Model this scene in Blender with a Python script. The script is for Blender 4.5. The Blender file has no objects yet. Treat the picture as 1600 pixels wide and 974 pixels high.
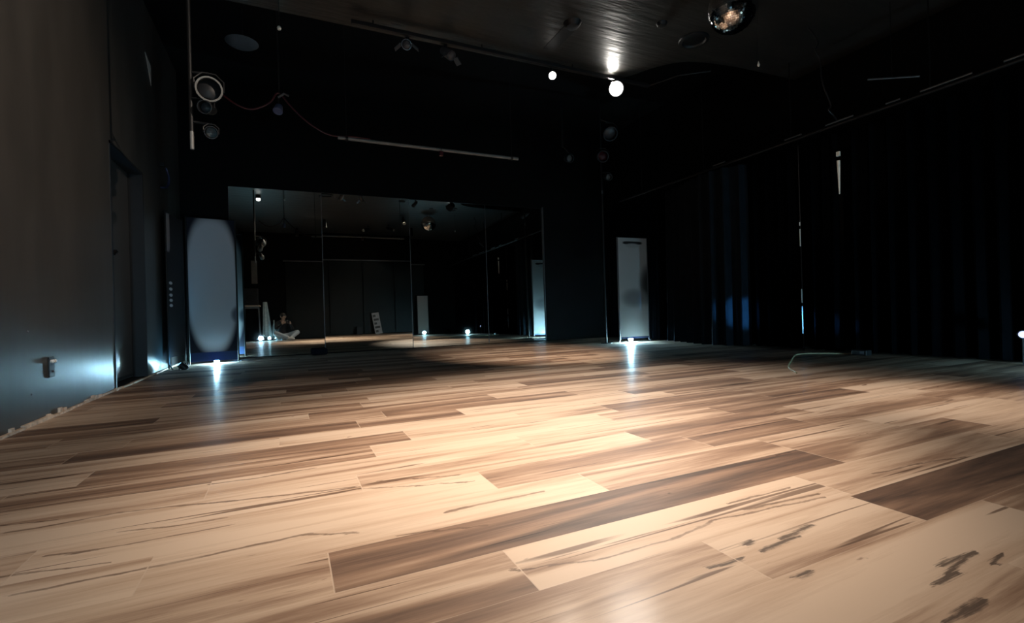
import bpy, bmesh, math, random
from mathutils import Vector, Matrix, Euler
C = bpy.context.scene.collection
SC = bpy.context.scene
PI = math.pi

# ---------------------------------------------------------------- camera, world, exposure
cd = bpy.data.cameras.new('camera'); cam = bpy.data.objects.new('camera', cd); C.objects.link(cam)
RX = Vector((0.9073, -0.4201, -0.0290)); DN = Vector((-0.0262, 0.0133, -0.9996)); FW = Vector((0.4203, 0.9074, 0.0010))
FW.normalize(); RX = (RX - FW * RX.dot(FW)).normalized(); UP = RX.cross(FW)
M = Matrix(((RX.x, UP.x, -FW.x, 0), (RX.y, UP.y, -FW.y, 0), (RX.z, UP.z, -FW.z, 0.55), (0, 0, 0, 1)))
cam.matrix_world = M
cd.sensor_width = 36; cd.lens = 755.66 / 1600 * 36; cd.clip_start = 0.01; cd.clip_end = 60
SC.camera = cam
w = bpy.data.worlds.new('world'); SC.world = w; w.use_nodes = True
w.node_tree.nodes['Background'].inputs[0].default_value = (0.5, 0.6, 0.8, 1)
w.node_tree.nodes['Background'].inputs[1].default_value = 0.0004
SC.view_settings.view_transform = 'Standard'; SC.view_settings.look = 'None'
SC.view_settings.exposure = 0.0; SC.view_settings.gamma = 1.0; SC.view_settings.use_curve_mapping = False

WARM = (1.0, 0.85, 0.70); NEUT = (1.0, 0.95, 0.87); BLUE = (0.10, 0.45, 1.0); CYAN = (0.25, 0.72, 1.0)
# ceiling lamps, seen and added: position, aim point, power, cone, blend, colour
SPOTS = {
    's3': ((2.71, 4.61, 3.14), (1.9, 2.5, 0), 230, 62, 1.0, WARM),
    's4': ((3.57, 4.61, 3.14), (1.9, 2.0, 0.0), 240, 76, 1.0, NEUT),
    's4_spill': ((3.56, 4.66, 3.265), (3.40, 4.15, 3.50), 40, 150, 1.0, NEUT),  # extra light added for the bright ceiling patch
    'wall': ((-0.53, 3.7, 3.28), (-0.4, 3.4, 0), 40, 80, 1.0, WARM),
    'mid': ((1.0, 1.2, 3.2), (1.05, 2.05, 0), 680, 62, 1.0, WARM),  # from here on: added lamps above the view
    'front': ((0.3, 0.0, 3.2), (0.1, 0.9, 0), 150, 64, 1.0, WARM),
    'right': ((3.5, 1.0, 3.2), (3.25, 1.45, 0), 260, 34, 1.0, WARM),
    'far': ((3.0, 2.2, 3.2), (2.9, 5.5, 0), 1050, 36, 1.0, WARM),
    'gap': ((2.9, 0.9, 3.2), (5.42, 3.3, 1.9), 90, 22, 1.0, WARM),
    'left': ((2.2, 0.6, 3.2), (-1.3, 3.3, 1.95), 620, 50, 1.0, WARM),
}
PARS = {   # LED par cans on the floor: position, aim, power, colour, cone
    'banner_left': ((-0.86, 7.36, 0.0), (-0.84, 5.0, 0.35), 3, CYAN, 150),
    'banner_right': ((5.13, 6.44, 0.0), (4.6, 4.4, 0.35), 3, BLUE, 150),
}

# ---------------------------------------------------------------- materials
def newmat(name):
    m = bpy.data.materials.new(name); m.use_nodes = True
    return m, m.node_tree, m.node_tree.nodes['Principled BSDF']
def mat(name, col, rough=0.5, metal=0.0, spec=0.5, emis=None, es=0, var=0.15, scale=12, bump=0.0, stretch=(1, 1, 1)):
    m, nt, b = newmat(name)
    b.inputs['Roughness'].default_value = rough; b.inputs['Metallic'].default_value = metal
    b.inputs['Specular IOR Level'].default_value = spec
    tc = nt.nodes.new('ShaderNodeTexCoord'); mp = nt.nodes.new('ShaderNodeMapping'); mp.inputs['Scale'].default_value = stretch
    nz = nt.nodes.new('ShaderNodeTexNoise'); nz.inputs['Scale'].default_value = scale; nz.inputs['Detail'].default_value = 4
    nt.links.new(tc.outputs['Object'], mp.inputs[0]); nt.links.new(mp.outputs[0], nz.inputs[0])
    rp = nt.nodes.new('ShaderNodeValToRGB'); e = rp.color_ramp.elements
    e[0].position = 0.3; e[1].position = 0.7
    e[0].color = [c * (1 - var) for c in col] + [1]; e[1].color = [min(1, c * (1 + var)) for c in col] + [1]
    nt.links.new(nz.outputs[0], rp.inputs[0]); nt.links.new(rp.outputs[0], b.inputs['Base Color'])
    if bump:
        bp = nt.nodes.new('ShaderNodeBump'); bp.inputs['Strength'].default_value = bump; bp.inputs['Distance'].default_value = 0.01
        nt.links.new(nz.outputs[0], bp.inputs['Height']); nt.links.new(bp.outputs[0], b.inputs['Normal'])
    if emis:
        b.inputs['Emission Color'].default_value = (*emis, 1); b.inputs['Emission Strength'].default_value = es
    return m
K = {}
K['wall_paint'] = mat('wall_paint', (0.044, 0.041, 0.038), 0.34, var=0.18, scale=1.6, bump=0.25, stretch=(1, 2.2, 0.6))
K['black_wall'] = mat('black_wall', (0.002, 0.002, 0.0022), 0.7, spec=0.12, var=0.2, scale=3)
K['rear_panel'] = mat('rear_panel', (0.003, 0.0045, 0.0045), 0.4, spec=0.3, scale=3)
K['ceiling_low'] = mat('ceiling_low', (0.022, 0.021, 0.019), 0.42, var=0.15, scale=2.2, bump=0.9, stretch=(1, 7, 1))
K['door_leaf'] = mat('door_leaf', (0.042, 0.041, 0.041), 0.38, var=0.1, scale=2)
K['jamb'] = mat('jamb', (0.004, 0.006, 0.009), 0.5)
K['plaster'] = mat('plaster', (0.66, 0.50, 0.38), 0.8, var=0.35, scale=22)
K['black_metal'] = mat('black_metal', (0.006, 0.006, 0.007), 0.5, 0.3)
K['dark_metal'] = mat('dark_metal', (0.02, 0.02, 0.022), 0.45, 0.5)
K['grey_metal'] = mat('grey_metal', (0.15, 0.15, 0.16), 0.4, 0.6)
K['silver'] = mat('silver', (0.7, 0.7, 0.72), 0.22, 1.0)
K['white_plastic'] = mat('white_plastic', (0.6, 0.6, 0.57), 0.45)
K['black_plastic'] = mat('black_plastic', (0.012, 0.012, 0.014), 0.5)
K['black_fabric'] = mat('black_fabric', (0.012, 0.014, 0.022), 0.95, spec=0.1)
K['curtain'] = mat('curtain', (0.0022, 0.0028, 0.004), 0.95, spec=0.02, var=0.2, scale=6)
K['curtain_lit'] = mat('curtain_lit_blue', (0.02, 0.03, 0.042), 0.8, spec=0.1, scale=6)  # same dark cloth made paler and bluer so its folds look lit
K['red'] = mat('red', (0.05, 0.002, 0.007), 0.5)
K['cable_pale'] = mat('cable_pale', (0.50, 0.45, 0.28), 0.5)
K['white_pipe'] = mat('white_pipe', (0.17, 0.17, 0.165), 0.4)
K['white_paint'] = mat('white_paint', (0.75, 0.74, 0.68), 0.5)
K['bulb'] = mat('bulb', (0.9, 0.9, 0.9), 0.3, emis=(1.0, 0.97, 0.92), es=6)
K['bulb_dim'] = mat('bulb_dim', (0.9, 0.9, 0.9), 0.3, emis=(1.0, 0.97, 0.92), es=8)
K['bulb_warm'] = mat('bulb_warm', (0.9, 0.9, 0.9), 0.3, emis=(1.0, 0.82, 0.6), es=1.2)
K['bulb_off'] = mat('bulb_off', (0.05, 0.05, 0.055), 0.35)
K['led'] = mat('led', (0.5, 0.8, 1.0), 0.3, emis=(0.38, 0.78, 1.0), es=420)
K['led_strong'] = mat('led_strong', (0.5, 0.8, 1.0), 0.3, emis=(0.42, 0.80, 1.0), es=3600)
K['led_soft'] = mat('led_soft', (0.5, 0.8, 1.0), 0.3, emis=(0.30, 0.75, 1.0), es=4)
K['led_violet'] = mat('led_violet', (0.6, 0.6, 1.0), 0.3, emis=(0.5, 0.55, 1.0), es=1.6)
K['tile'] = mat('tile', (0.85, 0.86, 0.88), 0.04, 1.0, var=0.02)
K['skin'] = mat('skin', (0.55, 0.34, 0.25), 0.5)
K['jeans'] = mat('jeans', (0.42, 0.47, 0.52), 0.85, scale=60)
K['shoe'] = mat('shoe', (0.62, 0.60, 0.57), 0.6)
K['sweater'] = mat('sweater', (0.015, 0.015, 0.018), 0.9)
K['hair'] = mat('hair', (0.02, 0.014, 0.01), 0.6)
K['lens_glass'] = mat('lens_glass', (0.01, 0.01, 0.02), 0.05)
K['wood_top'] = mat('wood_top', (0.42, 0.30, 0.22), 0.5, scale=8, stretch=(1, 6, 1))
K['cloth_white'] = mat('cloth_white', (0.55, 0.60, 0.60), 0.9)
K['green'] = mat('green', (0.08, 0.22, 0.10), 0.4)
K['paper'] = mat('paper', (0.45, 0.42, 0.40), 0.8)

def mirror_mat():
    m, nt, b = newmat('mirror_glass')
    b.inputs['Base Color'].default_value = (0.62, 0.66, 0.63, 1); b.inputs['Metallic'].default_value = 1
    b.inputs['Roughness'].default_value = 0.012
    return m
K['mirror'] = mirror_mat()

# printed cracks and knots of the floor boards, in metres on the floor
CRACKS = [[(-0.708, 1.744), (-0.63, 1.74), (-0.477, 1.765), (-0.225, 1.716), (0.078, 1.653), (0.193, 1.639)], [(-0.589, 1.446), (-0.382, 1.403)], [(-0.547, 1.525), (-0.426, 1.502), (-0.336, 1.498), (-0.162, 1.502)], [(-0.546, 1.337), (-0.439, 1.333), (-0.277, 1.335), (-0.085, 1.34), (0.015, 1.343), (0.149, 1.291)], [(-0.412, 1.596), (-0.281, 1.572), (-0.184, 1.564)], [(-0.737, 1.817), (-0.607, 1.792)], [(-0.249, 1.91), (-0.115, 1.898), (0.071, 1.917)], [(0.257, 1.657), (0.521, 1.578)], [(0.189, 1.609), (0.436, 1.521), (0.537, 1.497)], [(0.389, 1.302), (0.507, 1.308), (0.695, 1.305)], [(0.232, 1.222), (0.327, 1.21), (0.45, 1.168)], [(1.115, 0.975), (1.352, 0.971)], [(1.105, 0.925), (1.228, 0.912), (1.392, 0.901)], [(0.42, 0.945), (0.597, 0.893), (0.792, 0.888), (0.989, 0.916), (1.113, 0.902), (1.363, 0.873)], [(1.665, 0.922), (1.9, 0.912), (2.137, 0.873)], [(0.958, 0.951), (1.104, 0.955)], [(-0.114, 3.086), (0.228, 3.076)], [(2.296, 1.46), (2.747, 1.395)]]
KNOTS = [[(0.944, 0.751), (1.079, 0.762)], [(1.041, 0.768), (1.16, 0.78)], [(0.918, 0.789), (0.964, 0.795)], [(1.123, 0.513), (1.206, 0.513)], [(1.171, 0.519), (1.308, 0.537)], [(1.208, 0.54), (1.343, 0.537)], [(1.318, 0.496), (1.366, 0.506)], [(1.006, 0.443), (1.134, 0.446)], [(0.789, 0.76), (0.863, 0.751)], [(0.903, 0.648), (0.949, 0.65)]]
def floor_mat():
    m, nt, b = newmat('wood_plank_floor'); L = nt.links; N = nt.nodes.new
    at = N('ShaderNodeAttribute'); at.attribute_name = 'plank'          # r = tone, g = seed
    sp = N('ShaderNodeSeparateColor'); L.new(at.outputs['Color'], sp.inputs[0])
    uv = N('ShaderNodeUVMap'); uv.uv_map = 'UVMap'                       # metres within a plank
    suv = N('ShaderNodeSeparateXYZ'); L.new(uv.outputs[0], suv.inputs[0])
    sd = N('ShaderNodeMath'); sd.operation = 'MULTIPLY'; sd.inputs[1].default_value = 57.0; L.new(sp.outputs[1], sd.inputs[0])
    cb = N('ShaderNodeCombineXYZ'); L.new(suv.outputs[0], cb.inputs[0]); L.new(suv.outputs[1], cb.inputs[1]); L.new(sd.outputs[0], cb.inputs[2])
    def noise(sc, scale, det=4, rough=0.55, dist=0.0):
        mp = N('ShaderNodeMapping'); mp.inputs['Scale'].default_value = sc; L.new(cb.outputs[0], mp.inputs[0])
        n = N('ShaderNodeTexNoise'); n.inputs['Scale'].default_value = scale; n.inputs['Detail'].default_value = det
        n.inputs['Roughness'].default_value = rough; n.inputs['Distortion'].default_value = dist
        L.new(mp.outputs[0], n.inputs[0]); return n.outputs[0]
    def ramp(src, pts):
        r = N('ShaderNodeValToRGB'); e = r.color_ramp.elements
        e[0].position, e[0].color = pts[0][0], (*pts[0][1], 1); e[1].position, e[1].color = pts[-1][0], (*pts[-1][1], 1)
        for p, c in pts[1:-1]:
            q = e.new(p); q.color = (*c, 1)
        L.new(src, r.inputs[0]); return r.outputs[0]
    def math_(op, a, bb):
        n = N('ShaderNodeMath'); n.operation = op
        for i, v in enumerate((a, bb)):
            if isinstance(v, (int, float)): n.inputs[i].default_value = v
            else: L.new(v, n.inputs[i])
        return n.outputs[0]
    def mix(f, a, bb, mode='MIX'):
        n = N('ShaderNodeMix'); n.data_type = 'RGBA'; n.blend_type = mode
        for i, v in ((0, f), (6, a), (7, bb)):
            if isinstance(v, (int, float)): n.inputs[i].default_value = v
            elif isinstance(v, tuple): n.inputs[i].default_value = (*v, 1)
            else: L.new(v, n.inputs[i])
        return n.outputs[2]
    broad = noise((0.55, 7.0, 1), 1.5, 3, 0.5, 0.8)          # broad bands along the plank
    grain = noise((1.6, 26.0, 1), 3.0, 5, 0.6, 0.3)
    fine = noise((3.0, 90.0, 1), 4.0, 3, 0.6)
    streak = noise((0.35, 11.0, 1), 3.0, 2, 0.4, 0.9)        # long dark cracks
    knot = noise((2.2, 7.0, 1), 2.3, 3, 0.5, 1.2)
    t = math_('ADD', sp.outputs[0], math_('MULTIPLY', math_('SUBTRACT', broad, 0.5), 1.6))
    t = math_('ADD', t, math_('MULTIPLY', math_('SUBTRACT', grain, 0.5), 0.40))
    t = math_('ADD', t, math_('MULTIPLY', math_('SUBTRACT', fine, 0.5), 0.20))
    col = ramp(t, [(0.0, (0.70, 0.525, 0.395)), (0.26, (0.57, 0.40, 0.285)), (0.50, (0.32, 0.195, 0.128)), (0.8, (0.155, 0.090, 0.061)), (1.0, (0.075, 0.045, 0.033))])
    sk = ramp(streak, [(0.0, (0, 0, 0)), (0.30, (0, 0, 0)), (0.335, (1, 1, 1))])
    sk2 = mix(sk, (0.13, 0.07, 0.042), (1, 1, 1))
    col = mix(0.75, col, sk2, 'MULTIPLY')
    kn = ramp(knot, [(0.0, (0.14, 0.09, 0.07)), (0.235, (0.25, 0.17, 0.13)), (0.275, (1, 1, 1))])
    col = mix(0.85, col, kn, 'MULTIPLY')
    # individual long cracks and dark knots printed on the boards
    geo = N('ShaderNodeNewGeometry')
    nm = N('ShaderNodeMapping'); nm.inputs['Scale'].default_value = (7, 22, 1); L.new(geo.outputs['Position'], nm.inputs[0])
    nn = N('ShaderNodeTexNoise'); nn.inputs['Scale'].default_value = 1.0; nn.inputs['Detail'].default_value = 5; nn.inputs['Roughness'].default_value = 0.65; L.new(nm.outputs[0], nn.inputs[0])
    jit = N('ShaderNodeVectorMath'); jit.operation = 'MULTIPLY_ADD'; L.new(nn.outputs['Color'], jit.inputs[0])
    jit.inputs[1].default_value = (0.16, 0.030, 0); jit.inputs[2].default_value = (-0.08, -0.015, 0)
    pj = N('ShaderNodeVectorMath'); pj.operation = 'ADD'; L.new(geo.outputs['Position'], pj.inputs[0]); L.new(jit.outputs[0], pj.inputs[1])
    def seg(a, b, r):
        ax, ay = a; dx, dy = b[0] - ax, b[1] - ay; ln = math.hypot(dx, dy); dx, dy = dx / ln, dy / ln
        s1 = N('ShaderNodeVectorMath'); s1.operation = 'SUBTRACT'; L.new(pj.outputs[0], s1.inputs[0]); s1.inputs[1].default_value = (ax, ay, 0)
        dt = N('ShaderNodeVectorMath'); dt.operation = 'DOT_PRODUCT'; L.new(s1.outputs[0], dt.inputs[0]); dt.inputs[1].default_value = (dx, dy, 0)
        cl = math_('MINIMUM', math_('MAXIMUM', dt.outputs['Value'], 0.0), ln)
        sc = N('ShaderNodeVectorMath'); sc.operation = 'SCALE'; sc.inputs[0].default_value = (dx, dy, 0); L.new(cl, sc.inputs['Scale'])
        s2 = N('ShaderNodeVectorMath'); s2.operation = 'DISTANCE'; L.new(s1.outputs[0], s2.inputs[0]); L.new(sc.outputs[0], s2.inputs[1])
        return math_('DIVIDE', s2.outputs['Value'], r)
    def best(segs):
        cur = None
        for q in segs:
            d_ = seg(*q); cur = d_ if cur is None else math_('MINIMUM', cur, d_)
        return cur
    def soft(v):
        mr = N('ShaderNodeMapRange'); mr.interpolation_type = 'SMOOTHSTEP'; L.new(v, mr.inputs[0])
        mr.inputs[1].default_value = 0.35; mr.inputs[2].default_value = 1.35; mr.inputs[3].default_value = 1; mr.inputs[4].default_value = 0
        return mr.outputs[0]
    cs = [(a, b, 0.0042 if i % 3 else 0.0062) for i, pl in enumerate(CRACKS) for a, b in zip(pl, pl[1:])]
    cf = math_('MULTIPLY', soft(best(cs)), math_('ADD', math_('MULTIPLY', nn.outputs['Fac'], 1.5), -0.05))
    col = mix(math_('MINIMUM', cf, 0.8), col, (0.13, 0.072, 0.045))
    kf = soft(math_('ADD', best([(p[0], p[1], 0.0085) for p in KNOTS]), math_('MULTIPLY', math_('SUBTRACT', fine, 0.42), 2.6)))
    col = mix(math_('MULTIPLY', kf, 0.88), col, (0.07, 0.045, 0.034))
    # light bevel line along each plank edge
    au = N('ShaderNodeAttribute'); au.attribute_name = 'edge_len'
    sl = N('ShaderNodeSeparateColor'); L.new(au.outputs['Color'], sl.inputs[0])
    ulen = math_('MULTIPLY', sl.outputs[0], 4.0)
    du = math_('MINIMUM', suv.outputs[0], math_('SUBTRACT', ulen, suv.outputs[0]))
    dv = math_('MINIMUM', suv.outputs[1], math_('SUBTRACT', 0.182, suv.outputs[1]))
    eu = math_('LESS_THAN', du, 0.0016); ev = math_('LESS_THAN', dv, 0.0009)
    ed = math_('MAXIMUM', eu, math_('MULTIPLY', ev, 0.5))
    col = mix(math_('MULTIPLY', ed, 0.75), col, (0.66, 0.50, 0.38))
    L.new(col, b.inputs['Base Color'])
    rr = N('ShaderNodeMapRange'); rr.inputs[3].default_value = 0.44; rr.inputs[4].default_value = 0.56; L.new(grain, rr.inputs[0])
    L.new(rr.outputs[0], b.inputs['Roughness']); b.inputs['Specular IOR Level'].default_value = 0.5
    b.inputs['Coat Weight'].default_value = 0.12; b.inputs['Coat Roughness'].default_value = 0.17
    bp = N('ShaderNodeBump'); bp.inputs['Strength'].default_value = 0.10; bp.inputs['Distance'].default_value = 0.002
    L.new(grain, bp.inputs['Height']); L.new(bp.outputs[0], b.inputs['Normal'])
    return m
K['floor'] = floor_mat()

def banner_mat(name, base, pale, ells, rough=0.6, trans=0.3):
    # ells: (cx, cz, rx, rz, power, soft, amount) soft printed shapes in the cloth's own coordinates
    m, nt, b = newmat(name); L = nt.links; N = nt.nodes.new
    tc = N('ShaderNodeTexCoord'); sx = N('ShaderNodeSeparateXYZ'); L.new(tc.outputs['Object'], sx.inputs[0])
    def mm(op, a, bb=0.0):
        n = N('ShaderNodeMath'); n.operation = op
        for i, v in enumerate((a, bb)):
            if isinstance(v, (int, float)): n.inputs[i].default_value = v
            else: L.new(v, n.inputs[i])
        return n.outputs[0]
    cur = None
    for (cx, cz, rx, rz, p, soft, c) in ells:
        ax = mm('POWER', mm('ABSOLUTE', mm('DIVIDE', mm('SUBTRACT', sx.outputs[0], cx), rx)), p)
        az = mm('POWER', mm('ABSOLUTE', mm('DIVIDE', mm('SUBTRACT', sx.outputs[2], cz), rz)), p)
        d = mm('ADD', ax, az)
        mr = N('ShaderNodeMapRange'); mr.interpolation_type = 'SMOOTHSTEP'; L.new(d, mr.inputs[0])
        mr.inputs[1].default_value = 1 - soft; mr.inputs[2].default_value = 1 + soft; mr.inputs[3].default_value = 1; mr.inputs[4].default_value = 0
        mx = N('ShaderNodeMix'); mx.data_type = 'RGBA'; L.new(mr.outputs[0], mx.inputs[0])
        if cur is None: mx.inputs[6].default_value = (*base, 1)
        else: L.new(cur, mx.inputs[6])
        mx.inputs[7].default_value = (*c, 1); cur = mx.outputs[2]
    L.new(cur, b.inputs['Base Color']); b.inputs['Roughness'].default_value = rough; b.inputs['Specular IOR Level'].default_value = 0.25
    tr = N('ShaderNodeBsdfTranslucent'); L.new(cur, tr.inputs[0])
    ms = N('ShaderNodeMixShader'); ms.inputs[0].default_value = trans
    L.new(b.outputs[0], ms.inputs[1]); L.new(tr.outputs[0], ms.inputs[2])
    L.new(ms.outputs[0], nt.nodes['Material Output'].inputs[0])
    return m

# ---------------------------------------------------------------- helpers
class MB:
    def __init__(s): s.bm = bmesh.new()
    def box(s, lo, hi, mtx=None):
        vs = [s.bm.verts.new(((lo, hi)[i & 1][0], (lo, hi)[(i >> 1) & 1][1], (lo, hi)[(i >> 2) & 1][2])) for i in range(8)]
        for f in ((0, 2, 3, 1), (4, 5, 7, 6), (0, 1, 5, 4), (2, 6, 7, 3), (1, 3, 7, 5), (0, 4, 6, 2)):
            s.bm.faces.new([vs[k] for k in f])
        if mtx is not None: bmesh.ops.transform(s.bm, matrix=mtx, verts=vs)
        return s
    def bbox(s, lo, hi, bev=0.004, mtx=None, seg=2):
        t = bmesh.new(); vs = [t.verts.new(((lo, hi)[i & 1][0], (lo, hi)[(i >> 1) & 1][1], (lo, hi)[(i >> 2) & 1][2])) for i in range(8)]
        for f in ((0, 2, 3, 1), (4, 5, 7, 6), (0, 1, 5, 4), (2, 6, 7, 3), (1, 3, 7, 5), (0, 4, 6, 2)): t.faces.new([vs[k] for k in f])
        bmesh.ops.bevel(t, geom=t.edges[:], offset=bev, segments=seg, affect='EDGES', profile=0.5)
        if mtx is not None: bmesh.ops.transform(t, matrix=mtx, verts=t.verts[:])
        me = bpy.data.meshes.new('tmp'); t.to_mesh(me); t.free(); s.bm.from_mesh(me); bpy.data.meshes.remove(me)
        return s
    def lathe(s, prof, n=28, mtx=None, cap=True):
        rings = []
        for r, z in prof:
            rings.append([s.bm.verts.new((r * math.cos(2 * PI * k / n), r * math.sin(2 * PI * k / n), z)) for k in range(n)])
        for a, b in zip(rings, rings[1:]):
            for k in range(n): s.bm.faces.new((a[k], a[(k + 1) % n], b[(k + 1) % n], b[k]))
        if cap:
            s.bm.faces.new(list(reversed(rings[0]))); s.bm.faces.new(rings[-1])
        if mtx is not None: bmesh.ops.transform(s.bm, matrix=mtx, verts=[v for r in rings for v in r])
        return s
    def tube(s, pts, r, n=10):
        pts = [Vector(p) for p in pts]; rings = []
        prev = None
        for i, p in enumerate(pts):
            d = (pts[min(i + 1, len(pts) - 1)] - pts[max(i - 1, 0)]).normalized()
            a = prev if prev is not None else (Vector((0, 0, 1)) if abs(d.z) < 0.9 else Vector((1, 0, 0)))
            u = (a - d * a.dot(d)).normalized(); v = d.cross(u); prev = u
            rr = r[i] if isinstance(r, (list, tuple)) else r
            rings.append([s.bm.verts.new(p + rr * (math.cos(2 * PI * k / n) * u + math.sin(2 * PI * k / n) * v)) for k in range(n)])
        for a, b in zip(rings, rings[1:]):
            for k in range(n): s.bm.faces.new((a[k], a[(k + 1) % n], b[(k + 1) % n], b[k]))
        s.bm.faces.new(list(reversed(rings[0]))); s.bm.faces.new(rings[-1])
        return s
    def build(s, name, m, parent=None, smooth=False, bevel=0):
        bmesh.ops.recalc_face_normals(s.bm, faces=s.bm.faces[:])
        me = bpy.data.meshes.new(name); s.bm.to_mesh(me); s.bm.free()
        me.materials.append(K[m] if isinstance(m, str) else m)
        o = bpy.data.objects.new(name, me); C.objects.link(o)
        if parent: o.parent = parent
        if smooth:
            for p in me.polygons: p.use_smooth = True
            try: me.set_sharp_from_angle(angle=math.radians(38))
            except Exception: pass
        return o
def tag(o, label, cat, group=None):
    o['label'] = label; o['category'] = cat
    if group: o['group'] = group
    return o
def thing(name, label, cat, loc=(0, 0, 0), rz=0, group=None):
    o = bpy.data.objects.new(name, None); C.objects.link(o); o.empty_display_size = 0.1
    o.location = loc; o.rotation_euler = (0, 0, rz); return tag(o, label, cat, group)
def struct(o): o['kind'] = 'structure'; return o
def aim(loc, tgt):
    d = (Vector(tgt) - Vector(loc)).normalized()
    return Matrix.Translation(loc) @ d.to_track_quat('Z', 'Y').to_matrix().to_4x4()
def catmull(pts, n=8):
    P = [Vector(p) for p in pts]; P = [2 * P[0] - P[1]] + P + [2 * P[-1] - P[-2]]; out = []
    for i in range(1, len(P) - 2):
        for k in range(n):
            t = k / n; a, b, c, d = P[i - 1:i + 3]
            out.append(0.5 * ((2 * b) + (-a + c) * t + (2 * a - 5 * b + 4 * c - d) * t * t + (-a + 3 * b - 3 * c + d) * t ** 3))
    out.append(P[-2]); return out
def spotlight(name, loc, tgt, power, cone, blend, col, size=0.04, parent=None):
    ld = bpy.data.lights.new(name, 'SPOT'); ld.energy = power; ld.spot_size = math.radians(cone); ld.spot_blend = blend
    ld.color = col; ld.shadow_soft_size = size
    o = bpy.data.objects.new(name, ld); C.objects.link(o)
    d = (Vector(tgt) - Vector(loc)).normalized()
    o.matrix_world = Matrix.Translation(Vector(loc)) @ (-d).to_track_quat('Z', 'Y').to_matrix().to_4x4()
    return o

# ---------------------------------------------------------------- room shell
XL, XR, YB, YR, ZC = -1.30, 5.80, 7.88, -0.98, 3.95
LOWZ = 3.34
def build_floor():
    random.seed(11)
    W = 0.182; base = 1.03
    known = {   # row: list of (x end, tone) from the left
        -2: [(-0.5, .35), (0.865, .42), (1.43, .22), (2.7, .78)],
        -1: [(-0.75, .3), (0.436, .48), (1.45, .10), (2.55, .30), (3.7, .5)],
        0: [(-1.1, .4), (0.07, .28), (1.725, .80), (2.75, .52), (3.9, .25)],
        1: [(-.3, .15), (0.87, .10), (1.72, .40), (2.42, .30), (3.5, .12)],
        2: [(-.57, .12), (0.58, .10), (1.5, .42), (2.17, .55), (3.3, .45)],
        3: [(-.95, .2), (0.20, .10), (1.35, .24), (2.4, .50), (3.5, .2)],
        4: [(-.25, .16), (0.9, .12), (2.05, .35), (3.2, .62), (4.3, .2)],
        5: [(-.84, .22), (0.30, .48), (1.45, .10), (2.6, .36), (3.7, .5)],
        6: [(-.67, .22), (0.48, .50), (1.6, .20), (2.7, .52), (3.8, .3)],
        7: [(-.05, .18), (1.1, .16), (2.2, .10), (3.3, .45), (4.5, .3)],
        8: [(-.83, .34), (0.31, .56), (0.86, .42), (2.0, .08), (3.1, .52)],
        9: [(-.68, .3), (0.47, .38), (1.7, .58), (2.9, .35), (4.0, .2)],
        10: [(-1.0, .3), (0.09, .3), (1.2, .5), (2.3, .2), (3.4, .5)],
        11: [(0.4, .42), (1.5, .22), (2.6, .4), (3.8, .52)],
        12: [(-.68, .78), (0.47, .35), (1.6, .12), (2.75, .55), (3.9, .3)],
    }
    quads = []
    r0 = int((YR - base) / W) - 2; r1 = int((YB - base) / W) + 1
    for r in range(r0, r1 + 1):
        y0 = base + r * W; y1 = y0 + W
        lo, hi = XL - 0.25, XR + 0.1; x = lo; segs = []
        for xe, t in known.get(r, []):
            segs.append((x, xe, t)); x = xe
        if not segs:
            xe = lo + random.uniform(0.25, 1.15); segs.append((x, xe, random.choice((.12, .2, .3, .45, .58, .7)))); x = xe
        while x < hi:
            xe = min(hi, x + 1.15)
            if hi - xe < 0.02: xe = hi
            segs.append((x, xe, random.choice((.1, .18, .28, .42, .55, .62)))); x = xe
        for a, b, t in segs: quads.append((a, b, y0, y1, t))
    me = bpy.data.meshes.new('floor'); V = []; F = []
    for a, b, y0, y1, t in quads:
        k = len(V); V += [(a, y0, 0), (b, y0, 0), (b, y1, 0), (a, y1, 0)]; F.append((k, k + 1, k + 2, k + 3))
    me.from_pydata(V, [], F)
    ca = me.color_attributes.new('plank', 'FLOAT_COLOR', 'CORNER'); cl = me.color_attributes.new('edge_len', 'FLOAT_COLOR', 'CORNER')
    uv = me.uv_layers.new(name='UVMap')
    for i, (a, b, y0, y1, t) in enumerate(quads):
        sd = random.random(); ln = b - a
        if b > 1.3 and b < 1.5 and abs(y0 - (base - 2 * W)) < .01: sd = 0.31
        for j, (u, v) in enumerate(((0, 0), (ln, 0), (ln, W), (0, W))):
            li = i * 4 + j
            ca.data[li].color = (t, sd, 0, 1); cl.data[li].color = (ln / 4.0, 0, 0, 1); uv.data[li].uv = (u, v)
    me.materials.append(K['floor']); o = bpy.data.objects.new('floor', me); C.objects.link(o); struct(o)
build_floor()

DY0, DY1, DZ = 4.98, 5.98, 2.06
m = MB(); t = XL - 0.25
m.box((t, YR - 0.1, 0), (XL, DY0, ZC)); m.box((t, DY1, 0), (XL, YB + 0.1, ZC)); m.box((t, DY0, DZ), (XL, DY1, ZC))
struct(m.build('wall_left', 'wall_paint'))
struct(MB().box((XL, YB, 0), (XR, YB + 0.1, ZC)).build('wall_back', 'black_wall'))
struct(MB().box((XR, YR - 0.1, 0), (XR + 0.1, YB + 0.1, ZC)).build('wall_right', 'black_wall'))
struct(MB().box((XL, YR - 0.1, 0), (XR, YR, ZC)).build('wall_rear', 'black_wall'))
struct(MB().box((XL - .25, YR - 0.1, ZC), (XR + .1, YB + 0.1, ZC + 0.1)).build('ceiling', 'black_wall'))
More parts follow.
